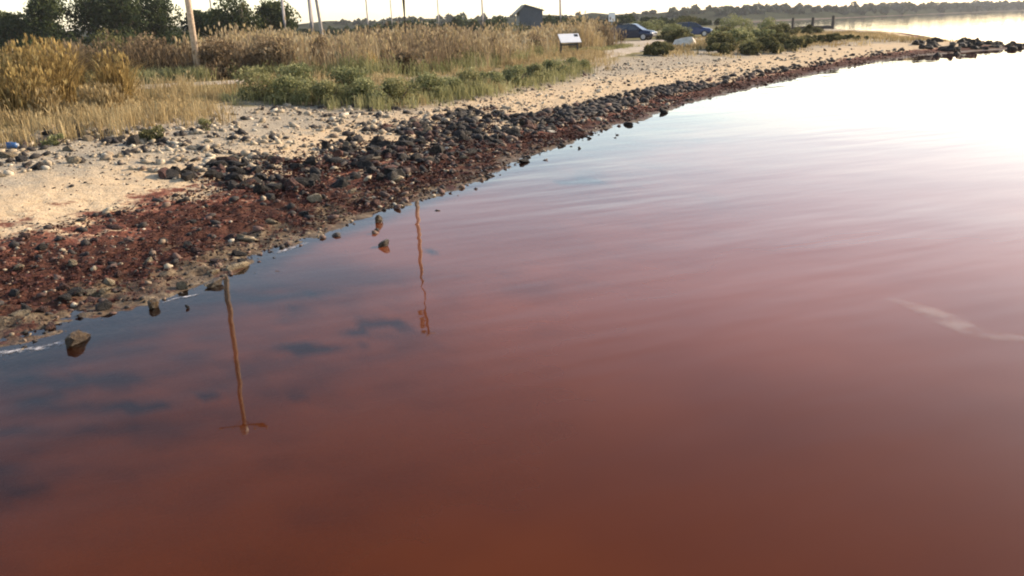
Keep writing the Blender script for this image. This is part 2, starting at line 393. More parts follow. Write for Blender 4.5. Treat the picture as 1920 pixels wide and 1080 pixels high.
# gravel track behind the green fringe, up to the parking place
PATH = np.array([(-30, 24.5), (-20, 27), (-13, 29.6), (-10.3, 30.9), (-6, 31.2), (-2.5, 33.5), (1.1, 38.6), (4.0, 45.2), (6.4, 50.6), (9.0, 57), (10.4, 64), (10.8, 71), (13, 76), (20, 80.5), (32, 84)])
WID = np.array([2.4, 2.4, 2.2, 2.0, 2.0, 2.0, 2.0, 2.2, 2.5, 2.7, 3.0, 4.0, 6.0, 6.5, 5])
def spline(P, per=14):
    t = np.arange(len(P)); tt = np.linspace(0, len(P) - 1, (len(P) - 1) * per + 1); out = []
    for c in P.T:
        m = np.gradient(c); i = np.minimum(tt.astype(int), len(P) - 2); u = tt - i
        out.append((2*u**3-3*u**2+1)*c[i] + (u**3-2*u**2+u)*m[i] + (-2*u**3+3*u**2)*c[i+1] + (u**3-u**2)*m[i+1])
    return np.stack(out, -1)
pc = spline(PATH); pw = spline(WID[:, None])[:, 0]
tn = np.gradient(pc, axis=0); tn /= np.linalg.norm(tn, axis=1)[:, None]; nn = np.stack([-tn[:, 1], tn[:, 0]], -1)
us = np.linspace(-.5, .5, 9)
PP = pc[:, None, :] + nn[:, None, :] * (us[None, :, None] * (pw * (1 + .25 * (fbm(np.arange(len(pw)) * .4, np.zeros(len(pw)), 5) - .5)))[:, None, None])
px, py = PP[..., 0].ravel(), PP[..., 1].ravel(); pz = height(px, py)[0] + .02 + np.tile(.035 * (1 - (2 * us) ** 2), len(pw))
pz -= np.tile(np.where(np.abs(us) > .49, .05, 0), len(pw))
i = np.arange(len(pw) - 1)[:, None] * 9 + np.arange(8)[None, :]
Fp = np.stack([i, i + 1, i + 10, i + 9], -1).reshape(-1, 4)[:, ::-1]
tag(link('path', mesh_np('path', np.stack([px, py, pz], -1), Fp, None, True), M_path), kind='structure')

# ------------------------------------------------------------------ vegetation builders
def blades(x, y, z, hgt, wid, lean=.25, tint=None, droop=.3):
    """one bent tapering blade per entry"""
    n = len(x); a = rng.uniform(0, 2 * np.pi, n); la = rng.uniform(0, 2 * np.pi, n); L = np.abs(rng.normal(0, lean, n)) * hgt
    wx, wy = np.cos(a) * wid / 2, np.sin(a) * wid / 2; lx, ly = np.cos(la) * L, np.sin(la) * L
    V = np.zeros((n, 7, 3))
    for k, (t, ww) in enumerate(((0, .7), (.4, 1.), (.75, .8))):
        cx, cy, cz = x + lx * t ** 1.6, y + ly * t ** 1.6, z + hgt * t - (.02 if k == 0 else 0)
        V[:, 2 * k] = np.stack([cx - wx * ww, cy - wy * ww, cz], -1); V[:, 2 * k + 1] = np.stack([cx + wx * ww, cy + wy * ww, cz], -1)
    V[:, 6] = np.stack([x + lx * (1 + droop), y + ly * (1 + droop), z + hgt * (1 - droop * .25)], -1)
    b = np.arange(n)[:, None] * 7
    T = np.concatenate([b + [0, 1, 3], b + [0, 3, 2], b + [2, 3, 5], b + [2, 5, 4], b + [4, 5, 6]])
    if tint is None: tint = rng.uniform(0, 1, n)
    return V.reshape(-1, 3), T, np.repeat(tint, 7)
def plumes(x, y, z, size, tint):
    """feathery seed heads: three crossed slim diamonds each"""
    n = len(x); Vs = []; Ts = []
    for q in range(3):
        a = rng.uniform(0, 2 * np.pi, n); ox, oy = np.cos(a), np.sin(a); lx, ly = rng.normal(0, .18, (2, n)) * size
        V = np.stack([np.stack([x, y, z - size * .45], -1), np.stack([x + ox * size * .13 + lx * .5, y + oy * size * .13 + ly * .5, z], -1),
                      np.stack([x + lx, y + ly, z + size * .5], -1), np.stack([x - ox * size * .13 + lx * .5, y - oy * size * .13 + ly * .5, z], -1)], 1)
        b = np.arange(n)[:, None] * 4 + q * 4 * n
        Vs.append(V.reshape(-1, 3)); Ts += [b + [0, 1, 2], b + [0, 2, 3]]
    return np.concatenate(Vs), np.concatenate(Ts), np.tile(np.repeat(tint, 4), 3)
def join(parts):
    V, T, A, o = [], [], [], 0
    for v, t, a in parts: V.append(v); T.append(t + o); A.append(a); o += len(v)
    return np.concatenate(V), np.concatenate(T), np.concatenate(A)
def leaves(c, size, tint, up=.3, asp=.55):
    """one folded leaf spray (2 triangles) per centre"""
    n = len(c); d = rng.normal(0, 1, (n, 3)); d[:, 2] += up; d /= np.linalg.norm(d, axis=1)[:, None]
    e = np.cross(d, rng.normal(0, 1, (n, 3))); e /= np.linalg.norm(e, axis=1)[:, None]; s = (size * rng.uniform(.6, 1.4, n))[:, None]
    V = np.stack([c - d * s * .5, c + e * s * asp * .5, c + d * s * .5, c - e * s * asp * .5], 1).reshape(-1, 3)
    b = np.arange(n)[:, None] * 4
    return V, np.concatenate([b + [0, 1, 2], b + [0, 2, 3]]), np.repeat(tint, 4)
def crown(w, dpt, h, n, size, clumps=14, base=.0, seed=0, flat=.75):
    """leaf cloud of several uneven clumps; returns a mesh triple in local space, base at z = base"""
    r = np.random.default_rng(seed); cs = []
    for k in range(clumps):
        a = r.uniform(0, 2 * np.pi); q = math.sqrt(r.uniform(0, 1)) * .78
        zz = r.uniform(.12, 1.) ** .8
        lim = math.sqrt(max(.05, 1 - max(0, (zz - .45) / .6) ** 2))
        cs.append((math.cos(a) * q * w / 2 * lim, math.sin(a) * q * dpt / 2 * lim, base + h * (zz * .86), r.uniform(.17, .34) * min(w, h * 1.3), r.uniform(-.2, .2)))
    cs = np.array(cs); pick = r.integers(0, clumps, n); C = cs[pick]
    v = r.normal(0, 1, (n, 3)); v /= np.linalg.norm(v, axis=1)[:, None]; rr = r.uniform(.25, 1, n) ** .55
    P = C[:, :3] + v * (C[:, 3] * rr)[:, None] * np.array([1, 1, flat])
    P[:, 2] = np.clip(P[:, 2], base + .02 * r.uniform(0, 1, n) + .01, None)
    t = np.clip(.5 + C[:, 4] + r.normal(0, .16, n) + .12 * v[:, 2], 0, 1)
    return leaves(P, size, t)
def limbs(mb, h, w, n, r0, seed):
    r = np.random.default_rng(seed)
    for k in range(n):
        a = r.uniform(0, 6.28); q = r.uniform(.25, .45) * w; z0 = r.uniform(.08, .3) * h
        mb.tube([(0, 0, z0), (math.cos(a) * q * .5, math.sin(a) * q * .5, z0 + h * .28), (math.cos(a) * q, math.sin(a) * q, h * r.uniform(.6, .85))], [r0 * .6, r0 * .4, r0 * .12], 5)
def bush(name, x, y, w, dpt, h, label, mat=None, n=1500, size=.1, clumps=12, cat='bush', group=None, seed=1, z=None):
    z = (H(x, y) if z is None else z) - .02
    o = empty(name, (x, y, z), 0); tag(o, label, cat, group)
    V, T, A = crown(w, dpt, h, n, size, clumps, 0, seed); link('foliage', mesh_np('foliage', V, T, {'tint': A}), mat or M_bush, o)
    m = MB(); r = np.random.default_rng(seed)
    for k in range(4):
        a = r.uniform(0, 6.28); m.tube([(0, 0, -.05), (math.cos(a) * w * .12, math.sin(a) * dpt * .12, h * .35), (math.cos(a) * w * .28, math.sin(a) * dpt * .28, h * .7)], [.025, .018, .006], 5)
    m.build('stem', M_bark, o)
    return o
def tree(name, x, y, w, h, label, n=3600, size=.34, seed=1, mat=None, clumps=26, group='dark trees behind the field'):
    o = empty(name, (x, y, H(x, y) - .05)); tag(o, label, 'tree', group)
    V, T, A = crown(w, w * .9, h * .93, n, size, clumps, h * .05, seed, .8); link('crown', mesh_np('crown', V, T, {'tint': A}), mat or M_tree, o)
    m = MB(); m.tube([(0, 0, -.1), (.06, .03, h * .3), (-.05, .05, h * .6), (.05, 0, h * .85)], [.2, .16, .1, .03], 8); limbs(m, h, w, 7, .12, seed); m.build('trunk', M_bark, o)
    return o

# ------------------------------------------------------------------ far shore: wooded ridge
def far_wood(pts, dep, n, size, hs, seed):
    P = np.array(pts, float); r = np.random.default_rng(seed); seg = np.linalg.norm(np.diff(P[:, :2], axis=0), axis=1); cum = np.concatenate([[0], np.cumsum(seg)])
    m = int(cum[-1] / (size * 1.0)); s = r.uniform(0, cum[-1], m)
    tx, ty, th = (np.interp(s, cum, P[:, k]) for k in range(3))
    back = dep * r.uniform(0, 1, m) ** 1.6; ty = ty + back
    th = .82 * th * r.uniform(.55, 1.12, m) * (.75 + .5 * vnoise(s * .02, s * 0, 9)); cw = th * r.uniform(.3, .5, m)
    pick = r.integers(0, m, n); v = r.normal(0, 1, (n, 3)); v /= np.linalg.norm(v, axis=1)[:, None]; v *= (r.uniform(.3, 1, n) ** .5)[:, None]
    gz = np.where(back[pick] > 0, .5 + back[pick] * hs, .5)
    C = np.stack([tx[pick] + v[:, 0] * cw[pick], ty[pick] + v[:, 1] * cw[pick], gz + th[pick] * (.52 + .5 * v[:, 2])], -1)
    t = np.clip(.5 + r.normal(0, .2, m)[pick] + .15 * v[:, 2], 0, 1)
    return leaves(C, size, t, 0, .8)
RIDGE = [(-330, 560, 6), (-150, 520, 6), (-60, 500, 7), (20, 500, 8), (110, 520, 8.5), (190, 580, 9), (260, 650, 9.5), (400, 830, 9.5), (600, 1040, 10.5), (980, 1400, 12), (1700, 1900, 14)]
hp = spline(np.array([(q[0], q[1]) for q in RIDGE], float), 20) if 'spline' in globals() else None
hv = np.array([(0, -6, -.5), (0, 2, 3.4), (0, 40, 6.0), (0, 130, 8.0), (0, 300, 7.0), (0, 900, 3)])
HV = hp[:, None, :] + hv[None, :, :2] * np.array([1, 1]); hz = np.tile(hv[:, 2], (len(hp), 1)) * (.8 + .4 * vnoise(np.arange(len(hp)) * .3, np.zeros(len(hp)), 4))[:, None]
i = np.arange(len(hp) - 1)[:, None] * 6 + np.arange(5)[None]
hills = link('hills', mesh_np('hills', np.stack([HV[..., 0].ravel(), HV[..., 1].ravel(), hz.ravel()], -1), np.stack([i, i + 6, i + 7, i + 1], -1).reshape(-1, 4), None, True), plain('hill_scrub', (.035, .04, .026), 1.0, var=.4, scale=.08, spec=0.))
tag(hills, kind='structure')
V, T, A = far_wood(RIDGE, 130, 120000, 2.6, .03, 5)
tag(link('far_shore_wood', mesh_np('far_shore_wood', V, T, {'tint': A}), M_far), 'long grey green wooded ridge on the far shore of the lake', 'woodland', kind='stuff')
V, T, A = far_wood([(-140, 240, 2.6), (-75, 235, 3.0), (-40, 225, 3.4), (-20, 200, 5.0), (-6, 190, 5.6), (8, 190, 4.6), (22, 200, 3.6), (40, 215, 3.0), (60, 240, 2.0)], 40, 42000, .8, .0, 8)
tag(link('scrub_belt', mesh_np('scrub_belt', V, T, {'tint': A}), M_tree), 'low dark belt of scrub behind the reeds and poles', 'scrub', kind='stuff')

# ------------------------------------------------------------------ trees at the left
TREES = [(-53.1, 94.1, 4.2, 4.6, 'dark tree at the left end of the row, lower than its neighbours'),
         (-56.5, 98.5, 4.0, 4.4, 'dark tree cut by the left edge of the picture'),
         (-52.8, 98.5, 3.4, 4.2, 'low dark tree in the dip left of the tall pair'),
         (-48.4, 93.2, 4.4, 6.6, 'tall dark tree, leftmost of the tall row on the left'),
         (-45.6, 97.1, 5.6, 6.5, 'broad dark tree between two tall neighbours on the left'),
         (-42.5, 97.1, 4.6, 6.7, 'tall dark tree with rounded top right of the broad one'),
         (-40.6, 102.0, 5.2, 6.5, 'dark tree sloping down at the right end of the tall row'),
         (-38.0, 107.7, 3.2, 4.6, 'small dark tree just left of the leaning timber pole'),
         (-35.6, 105.8, 3.0, 4.5, 'small dark tree just right of the leaning timber pole'),
         (-30.9, 100.4, 5.0, 5.3, 'rounded dark tree standing alone behind the brown shrubs, left half'),
         (-27.5, 104.3, 5.0, 5.2, 'rounded dark tree standing alone behind the brown shrubs, right half')]
for i, (x, y, ww, hh, lb) in enumerate(TREES): tree('dark_tree', x, y, ww * 1.22, hh, lb, 5600, .34, seed=30 + i, clumps=30)
o = tree('pale_tree', -29.6, 99.0, 2.2, 6.2, 'thin pale tree poking out above the rounded dark trees', 420, .3, 77, M_olive, 10, None)
for i, x in enumerate(np.linspace(-60, -34, 9)):
    bush('hedge_shrub', x + rng.uniform(-.6, .6), 89 + rng.uniform(-1.5, 1.5) + i * .4, 4.6, 2.4, 1.7 + .4 * rng.uniform(), 'dark low shrub in the hedge line under the row of trees', M_tree, 1100, .26, 12, 'shrub', 'hedge shrubs under the trees', 200 + i)

# ------------------------------------------------------------------ reeds and grass (stuff)
def scatter_poly(poly, n, seed):
    r = np.random.default_rng(seed); P = np.array(poly, float); lo, hi = P.min(0), P.max(0); out = np.zeros((0, 2))
    while len(out) < n:
        c = r.uniform(lo, hi, (n * 2, 2)); ins = np.zeros(len(c), bool); j = len(P) - 1
        for i in range(len(P)):
            (xi, yi), (xj, yj) = P[i], P[j]; cr = ((yi > c[:, 1]) != (yj > c[:, 1]))
            ins ^= cr & (c[:, 0] < (xj - xi) * (c[:, 1] - yi) / (yj - yi + 1e-12) + xi); j = i
        out = np.concatenate([out, c[ins]])
    return out[:n]
def tufted(poly, ntuft, per, spread, seed):
    c = scatter_poly(poly, ntuft, seed); r = np.random.default_rng(seed + 1); c = c + r.normal(0, max(spread * 2.5, .35), c.shape)
    p = np.repeat(c, per, 0) + r.normal(0, spread, (ntuft * per, 2))
    return p, np.repeat(np.arange(ntuft), per)
def reed_bed(name, label, poly, ntuft, per, h, mat, seed, wid=.035, spread=.16, plume=.35, cat='reeds'):
    p, ti = tufted(poly, ntuft, per, spread, seed); r = np.random.default_rng(seed + 2)
    th = r.uniform(.55, 1.18, ntuft) * (.58 + .84 * vnoise(p[::per, 0] * .35, p[::per, 1] * .35, seed)); tc = r.uniform(.0, 1., ntuft) * .45 + .6 * vnoise(p[::per, 0] * .3 + 5, p[::per, 1] * .3, seed + 3)
    hh = h * th[ti] * r.uniform(.6, 1.05, len(p)); z = height(p[:, 0], p[:, 1], False)[0]
    tint = np.clip(tc[ti] + r.normal(0, .14, len(p)), 0, 1)
    parts = [blades(p[:, 0], p[:, 1], z, hh, wid * r.uniform(.5, 1.4, len(p)), .3, tint, .4)]
    if plume:
        k = r.uniform(0, 1, len(p)) < plume
        parts.append(plumes(p[k, 0], p[k, 1], z[k] + hh[k] * 1.0, h * r.uniform(.12, .22, k.sum()), np.clip(tint[k] + .15, 0, 1)))
    V, T, A = join(parts)
    return tag(link(name, mesh_np(name, V, T, {'tint': A}), mat), label, cat, kind='stuff')
reed_bed('dry_reeds', 'wide belt of tall tan dry reeds behind the gravel track',
         [(-13.5, 36.5), (-10, 34.8), (-5, 33.4), (-3.2, 35.6), (-1.0, 40.5), (1.6, 46.5), (2.7, 50.5), (4, 60), (-4, 64), (-18, 56)], 1750, 30, 1.42, M_reed, 61, .022, .22, .22)
reed_bed('dry_reeds', 'patch of tan dry reeds between the white board and the dark hatchback',
         [(4.6, 53.5), (5.9, 56), (7.3, 62), (7.0, 69), (3, 72), (3.0, 58)], 300, 28, 1.5, M_reed, 71, .028, .2, .3)
reed_bed('brown_reeds', 'dark brown thicket of reeds around the leaning timber pole',
         [(-21, 37), (-16, 34.2), (-10.5, 33.2), (-9.6, 36), (-14, 42), (-20, 43)], 420, 30, 1.2, M_brownreed, 81, .026, .2, .3)
reed_bed('green_grass', 'strip of yellow green grass beside the gravel track at the left',
         [(-21, 33.5), (-13, 31.6), (-11, 32.2), (-13, 36), (-21, 39)], 330, 26, .6, M_greengrass, 91, .03, .14, 0, 'grass')
reed_bed('field_grass', 'pale green grass field in front of the dark tree row',
         [(-60, 60), (-18, 45), (-16, 60), (-34, 84), (-62, 84)], 1500, 10, .35, M_greengrass, 95, .09, .5, 0, 'grass')
reed_bed('dry_grass', 'low tan dry grass on the bank below the golden tussocks',
         [(-18, 19), (-11.5, 15.6), (-9.2, 17.2), (-7.3, 21), (-8.8, 26.5), (-18, 27)], 620, 26, .5, M_drygrass, 101, .016, .13, .05, 'grass')
reed_bed('bank_grass', 'thin dry grass along the edge of the gravel track and fringe',
         [(-8.6, 25.2), (-3, 25.6), (-1, 30), (2.4, 37), (4.6, 42), (6, 49), (4.4, 49.5), (0, 39), (-3, 32), (-9, 29)], 560, 22, .45, M_drygrass, 111, .022, .16, .03, 'grass')
reed_bed('verge_grass', 'bright green grass verge beside the track near the hatchback',
         [(4.6, 50.2), (7.6, 55.5), (9.3, 64), (8.0, 64), (6.0, 56.5), (3.6, 51.5)], 160, 24, .25, M_greengrass, 121, .03, .16, 0, 'grass')
reed_bed('spit_grass', 'thin olive grass covering the low spit at the right',
         [(9, 47), (14, 51), (24, 61.5), (31, 64.5), (35.5, 66), (38, 80), (42, 96), (28, 96), (14, 70)], 900, 18, .32, M_drygrass, 131, .05, .3, 0, 'grass')

reed_bed('fringe_grass', 'pale green grass growing between the fringe bushes',
         [(-8.2, 24.9), (-3.2, 24.9), (-1.6, 28.2), (.8, 32.0), (3.6, 38.8), (3.0, 40), (0, 34.6), (-3.4, 27.6), (-8, 27)], 420, 22, .45, M_greengrass, 141, .022, .16, .05, 'grass')
reed_bed('reed_foot_grass', 'yellow green grass at the foot of the tan reeds',
         [(-10, 33), (-5, 32.2), (-3, 34), (-.5, 39.5), (2.4, 47), (1.4, 48), (-1.8, 41), (-5, 34.2), (-10, 35)], 240, 24, .7, M_greengrass, 151, .024, .18, .1, 'grass')
# golden tussocks
def tussock(x, y, r, h, n, label, seed, mat=M_gold):
    q = np.random.default_rng(seed); o = empty('golden_tussock', (x, y, H(x, y) - .03)); tag(o, label, 'grass clump')
    a = q.uniform(0, 6.28, n); rr = r * .55 * np.sqrt(q.uniform(0, 1, n)); hh = h * q.uniform(.3, 1.05, n) * (1 - .35 * (rr / r))
    tint = np.clip(q.normal(.5, .26, n), 0, 1)
    V, T, A = blades(rr * np.cos(a), rr * np.sin(a), np.zeros(n), hh, .017 * q.uniform(.6, 1.5, n), .42, tint, .35)
    link('blades', mesh_np('blades', V, T, {'tint': A}), mat, o)
    k = q.uniform(0, 1, n) < .22
    V, T, A = plumes(rr[k] * np.cos(a[k]) * 1.25, rr[k] * np.sin(a[k]) * 1.25, hh[k] * .98, .2 * q.uniform(.6, 1.2, k.sum()), np.clip(tint[k] + .1, 0, 1))
    link('seed_heads', mesh_np('seed_heads', V, T, {'tint': A}), mat, o)['kind'] = 'stuff'
tussock(-12.1, 22.3, 1.5, 1.9, 2800, 'large golden grass tussock, the tallest on the left bank', 1)
tussock(-10.75, 23.4, .7, 1.6, 800, 'golden grass tussock close on the right of the largest one', 2)
tussock(-12.9, 20.6, .9, 1.15, 900, 'tan grass tussock cut by the left edge below the golden one', 3, M_drygrass)
tussock(-11.4, 20.8, .7, .8, 600, 'short tan tussock in front of the golden grass', 4, M_drygrass)
tussock(-11.9, 20.9, 1.1, 1.3, 1300, 'tan and gold tussock in front of the largest golden one', 6)
tussock(-10.3, 21.6, .8, .8, 800, 'short straw tussock right of the golden grass', 7, M_drygrass)
tussock(-12.6, 19.4, .9, .85, 800, 'straw tussock at the left edge above the stones', 8, M_drygrass)
tussock(-13.8, 23.6, .9, 1.5, 900, 'golden brown tussock behind the largest one at the left edge', 5, M_reed)

# ------------------------------------------------------------------ brown shrubs and green fringe
for i, (x, y, ww, hh, lb, mt) in enumerate([
        (-17.2, 37.6, 2.8, 1.9, 'dark olive shrub at the left end of the brown thicket', M_olive),
        (-14.6, 35.4, 2.3, 1.7, 'dark brown dry shrub left of the leaning timber pole', M_brownreed),
        (-11.3, 33.6, 1.9, 1.5, 'brown dry shrub right below the leaning timber pole', M_brownreed),
        (-9.4, 34.6, 2.2, 1.6, 'brown dry shrub where the thicket meets the tan reeds', M_brownreed)]):
    bush('dry_shrub', x, y, ww, ww * .8, hh, lb, mt, 2400, .11, 16, 'shrub', None, 300 + i)
for i, (x, y, ww, hh, lb, mt) in enumerate([
        (-7.9, 36.6, 1.3, 1.75, 'narrow dark brown shrub standing in the tan reeds', M_brownreed), (-5.6, 34.6, 1.5, 1.0, 'yellowish low shrub at the front of the tan reeds', M_gold),
        (-4.2, 35.4, 1.3, .9, 'brown low shrub in the front of the reeds below the dark pole', M_brownreed), (-.6, 42.6, 1.4, 1.2, 'brown shrub in the reeds left of the white board', M_brownreed),
        (1.6, 48.2, 1.4, 1.1, 'dark brown shrub just left of the white board', M_brownreed), (-9.6, 37.0, 1.6, 1.5, 'greyish shrub at the left end of the tan reeds', M_brownreed),
        (-3.4, 41.5, 2.2, 1.7, 'dull brown shrub deep in the reeds below the dark pole', M_brownreed), (.6, 55.0, 3.0, 1.9, 'olive shrub below the grey shed', M_olive), (6.9, 60.5, 1.8, 1.6, 'brown shrub at the right end of the reeds', M_brownreed)]):
    bush('reed_shrub', x, y, ww, ww, hh, lb, mt, 1700, .1, 14, 'shrub', None, 350 + i)
FR = [(-7.35, 25.3, 1.5, .95, 'green saltbush at the left end of the fringe, beside the track'), (-6.3, 25.0, 1.5, .8, 'pale green saltbush second from the left in the fringe'),
      (-6.5, 26.6, 1.8, 1.1, 'taller grey green saltbush behind the left end of the fringe'), (-5.2, 24.9, 1.4, .75, 'yellow green saltbush third from the left in the fringe'),
      (-4.3, 25.2, 1.5, .8, 'green saltbush in front of the tan reeds, left of the dark pole'), (-4.9, 26.8, 1.6, 1.0, 'dark green saltbush set back in the fringe'),
      (-3.3, 25.8, 1.5, .8, 'green saltbush below the dark pole'), (-2.5, 27.6, 1.6, .8, 'dark green saltbush where the fringe bends away'),
      (-1.9, 28.8, 1.3, .6, 'low saltbush right of the bend in the fringe'), (-1.3, 30.0, 1.6, .75, 'dark saltbush midway along the far half of the fringe'),
      (-.5, 31.1, 1.4, .65, 'green saltbush, fifth from the far end of the fringe'), (.4, 32.4, 1.6, .72, 'green saltbush, fourth from the far end of the fringe'), (1.2, 34.2, 1.5, .68, 'green saltbush, third from the far end of the fringe'),
      (2.1, 36.6, 1.6, .65, 'green saltbush, second from the far end of the fringe'), (3.2, 39.2, 1.5, .6, 'last dark saltbush of the fringe, nearest the white board')]
for i, (x, y, ww, hh, lb) in enumerate(FR):
    bush('saltbush', x, y, ww, ww * .8, hh, lb, M_bush if i % 3 else M_greengrass, 2600, .075, 18, 'bush', 'green bushes fringing the beach', 400 + i)
RB = [(8.8, 49.3, 1.5, .95, 'dark round bush at the right edge of the track before the cars', M_olive), (9.6, 52.6, 1.5, .75, 'low olive bush left of the pale boulder', M_olive),
      (13.1, 51.8, 1.8, .8, 'dark olive bush in front of the boulder to its right', M_olive), (14.0, 55.5, 2.6, 1.35, 'olive bush behind the beach, right of the boulder', M_olive),
      (15.0, 52.4, 2.2, .9, 'dark low bush at the top of the beach below the dark car', M_olive), (16.6, 54.0, 2.3, 1.15, 'dark bush at the top of the beach, middle of the clump', M_olive),
      (18.2, 57.6, 2.4, 1.2, 'olive bush in the clump left of the long low bushes', M_olive), (20.2, 59.0, 3.0, .95, 'long low bush, the nearer of two on the spit', M_olive),
      (23.6, 62.8, 3.4, .85, 'long low bush, the farther of two on the spit', M_olive), (15.8, 94.7, 5.6, 2.2, 'yellow olive bush behind the dark hatchback', M_bush),
      (20.5, 98.5, 5.0, 2.6, 'broad olive bush behind the partly hidden blue car', M_olive), (24.3, 90.5, 4.4, 2.6, 'round green bush right of the partly hidden blue car', M_bush),
      (27.3, 87.7, 3.2, 2.1, 'green bush left of the timber platform', M_bush), (26.0, 80.0, 3.2, 1.5, 'olive bush between the round green bush and the spit', M_olive),
      (14.6, 77.6, 1.7, 1.0, 'small dark bush right of the dark hatchback', M_olive), (18.0, 72.0, 3.0, 1.35, 'olive bush in front of the partly hidden blue car', M_olive), (30.5, 86, 2.8, 1.3, 'low bush below the timber platform', M_olive),
      (15.4, 58.5, 3.2, 1.5, 'broad olive bush filling the gap behind the beach bushes', M_bush), (17.2, 62.5, 3.4, 1.4, 'pale olive bush in the middle of the spit scrub', M_bush), (20.0, 66.5, 3.6, 1.3, 'pale bush behind the long low bushes', M_bush),
      (13.3, 66.0, 2.6, 1.3, 'olive bush right behind the pale boulder', M_olive), (22.0, 71.5, 3.6, 1.3, 'olive bush in the back of the spit scrub', M_olive), (18.9, 56.2, 2.6, .95, 'dark bush at the beach edge left of the long low bushes', M_olive),
      (26.6, 66.0, 3.0, .6, 'thin low bush at the outer end of the spit scrub', M_olive), (16.0, 80.0, 3.6, 1.7, 'olive bush in front of the blue car bonnet', M_bush)]
for i, (x, y, ww, hh, lb, mt) in enumerate(RB):
    bush('scrub_bush', x, y, ww * 1.08, ww * .85, hh * .78, lb, mt, 3000, .15, 20, 'bush', 'scrub bushes on the spit', 500 + i)
bush('weed_plant', -7.05, 19.7, .5, .45, .28, 'small bright green weed at the edge of the stones', M_greengrass, 260, .07, 5, 'plant', None, 601)
bush('dark_shrublet', -7.6, 18.2, 1.1, .8, .32, 'low dark shrublet among the stones left of the green weed', M_olive, 700, .06, 9, 'shrub', None, 602)
bush('dark_shrublet', -11.6, 18.6, 1.0, .8, .45, 'dark shrublet at the left edge above the stones', M_olive, 600, .06, 9, 'shrub', None, 603)
bush('dark_shrublet', -9.3, 17.2, .9, .5, .25, 'low grey shrublet among the stones below the golden grass', M_bush, 420, .06, 7, 'shrub', None, 604)

# ------------------------------------------------------------------ poles
def pole(name, x, y, h, r, label, mat, lean=(0, 0), arm=None, extra=None, group=None, armrot=0.):
    o = empty(name, (x, y, H(x, y))); tag(o, label, 'pole', group)
    top = (lean[0], lean[1], h)
    m = MB(); m.tube([(0, 0, -.3), (lean[0] * .3 + .02, lean[1] * .3, h * .3), (lean[0] * .65 - .02, lean[1] * .65, h * .65), top], [r, r * .93, r * .82, r * .68], 12); m.build('shaft', mat, o, True)
    if arm:
        q = Matrix.Rotation(armrot, 3, 'Z'); c = Vector(top) + Vector((0, 0, -.12)) + q @ Vector((0, -r - .04, 0))
        a = MB(); a.box(c, (arm, .08, .08), q, .008); ao = a.build('crossarm', mat, o)
        for k in (-.46, -.22, .22, .46):
            b = MB(); p = c + q @ Vector((arm * k, 0, .06)); b.lathe([(.012, 0), (.012, .07), (.05, .08), (.03, .12), (.055, .13), (.035, .17), (.02, .2)], 10, Matrix.Translation(p)); b.build('insulator', M_ceramic, ao, True)
        for s in (-1, 1):
            b = MB(); b.tube([c + q @ Vector((s * arm * .2, 0, -.05)), Vector(top) + Vector((0, -r, -.55))], .012, 6); b.build('brace', M_steel, o)
    if extra == 'cap':
        m = MB(); m.lathe([(.1, 0), (.19, .05), (.19, .36), (.12, .5), (.03, .53)], 12, Matrix.Translation((top[0], top[1] - .12, h - .1))); m.build('pole_head', M_ceramic, o, True)
    if extra == 'transformer':
        m = MB(); m.lathe([(.05, 0), (.11, .03), (.12, .06), (.12, .4), (.1, .46), (.03, .48)], 14, Matrix.Translation((top[0] - .27, top[1] - .1, h - .9))); t = m.build('transformer', M_pole, o, True)
        m = MB(); m.box((top[0] - .14, top[1] - .1, h - .7), (.16, .08, .1)); m.build('bracket', M_steel, o)
        m = MB(); m.box((top[0] - .14, top[1] - .1, h - .45), (.16, .08, .1)); m.build('bracket', M_steel, o)
        for k in (-.08, .08):
            m = MB(); m.lathe([(.02, 0), (.04, .04), (.025, .08), (.04, .12), (.02, .18)], 8, Matrix.Translation((top[0] - .32 + k, top[1] - .1, h - .32))); m.build('bushing', M_ceramic, t, True)
    return o
pole('utility_pole', -11.9, 33.2, 13.2, .125, 'leaning weathered timber pole, the nearest, rising from the brown thicket', M_pole, (-.15, 0), 2.2, 'cap')
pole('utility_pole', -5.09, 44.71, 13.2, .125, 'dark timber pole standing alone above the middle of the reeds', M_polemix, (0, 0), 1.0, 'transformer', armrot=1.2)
for (x, y, h, r, lean, lb) in [(-37.98, 113.8, 9.5, .12, 0, 'thin far pole between the leaning timber pole and the rounded trees'),
        (-22.0, 87.3, 9, .16, 0, 'pale far pole at the right edge of the rounded dark trees'),
        (-13.37, 60.5, 7.5, .15, 0, 'thick pale grey pole, left one of the close pair'),
        (-13.5, 64.6, 7.5, .13, -.5, 'grey leaning pole, right one of the close pair'),
        (-19.3, 123.5, 9, .12, 0, 'thin far pole midway between the close pair and the dark pole'),
        (-20.4, 158.7, 10, .11, 0, 'faint far pole just left of the dark pole'),
        (-12.3, 164.5, 10, .12, 0, 'faint far pole just right of the dark pole'),
        (-2.87, 120.0, 9, .13, 0, 'thin far pole left of the grey shed'),
        (7.2, 109.8, 9, .15, 0, 'far pole right of the grey shed')]:
    pole('far_pole', x, y, h, r, lb, M_polegrey, (lean, 0), 1.6, group='far poles behind the reeds')

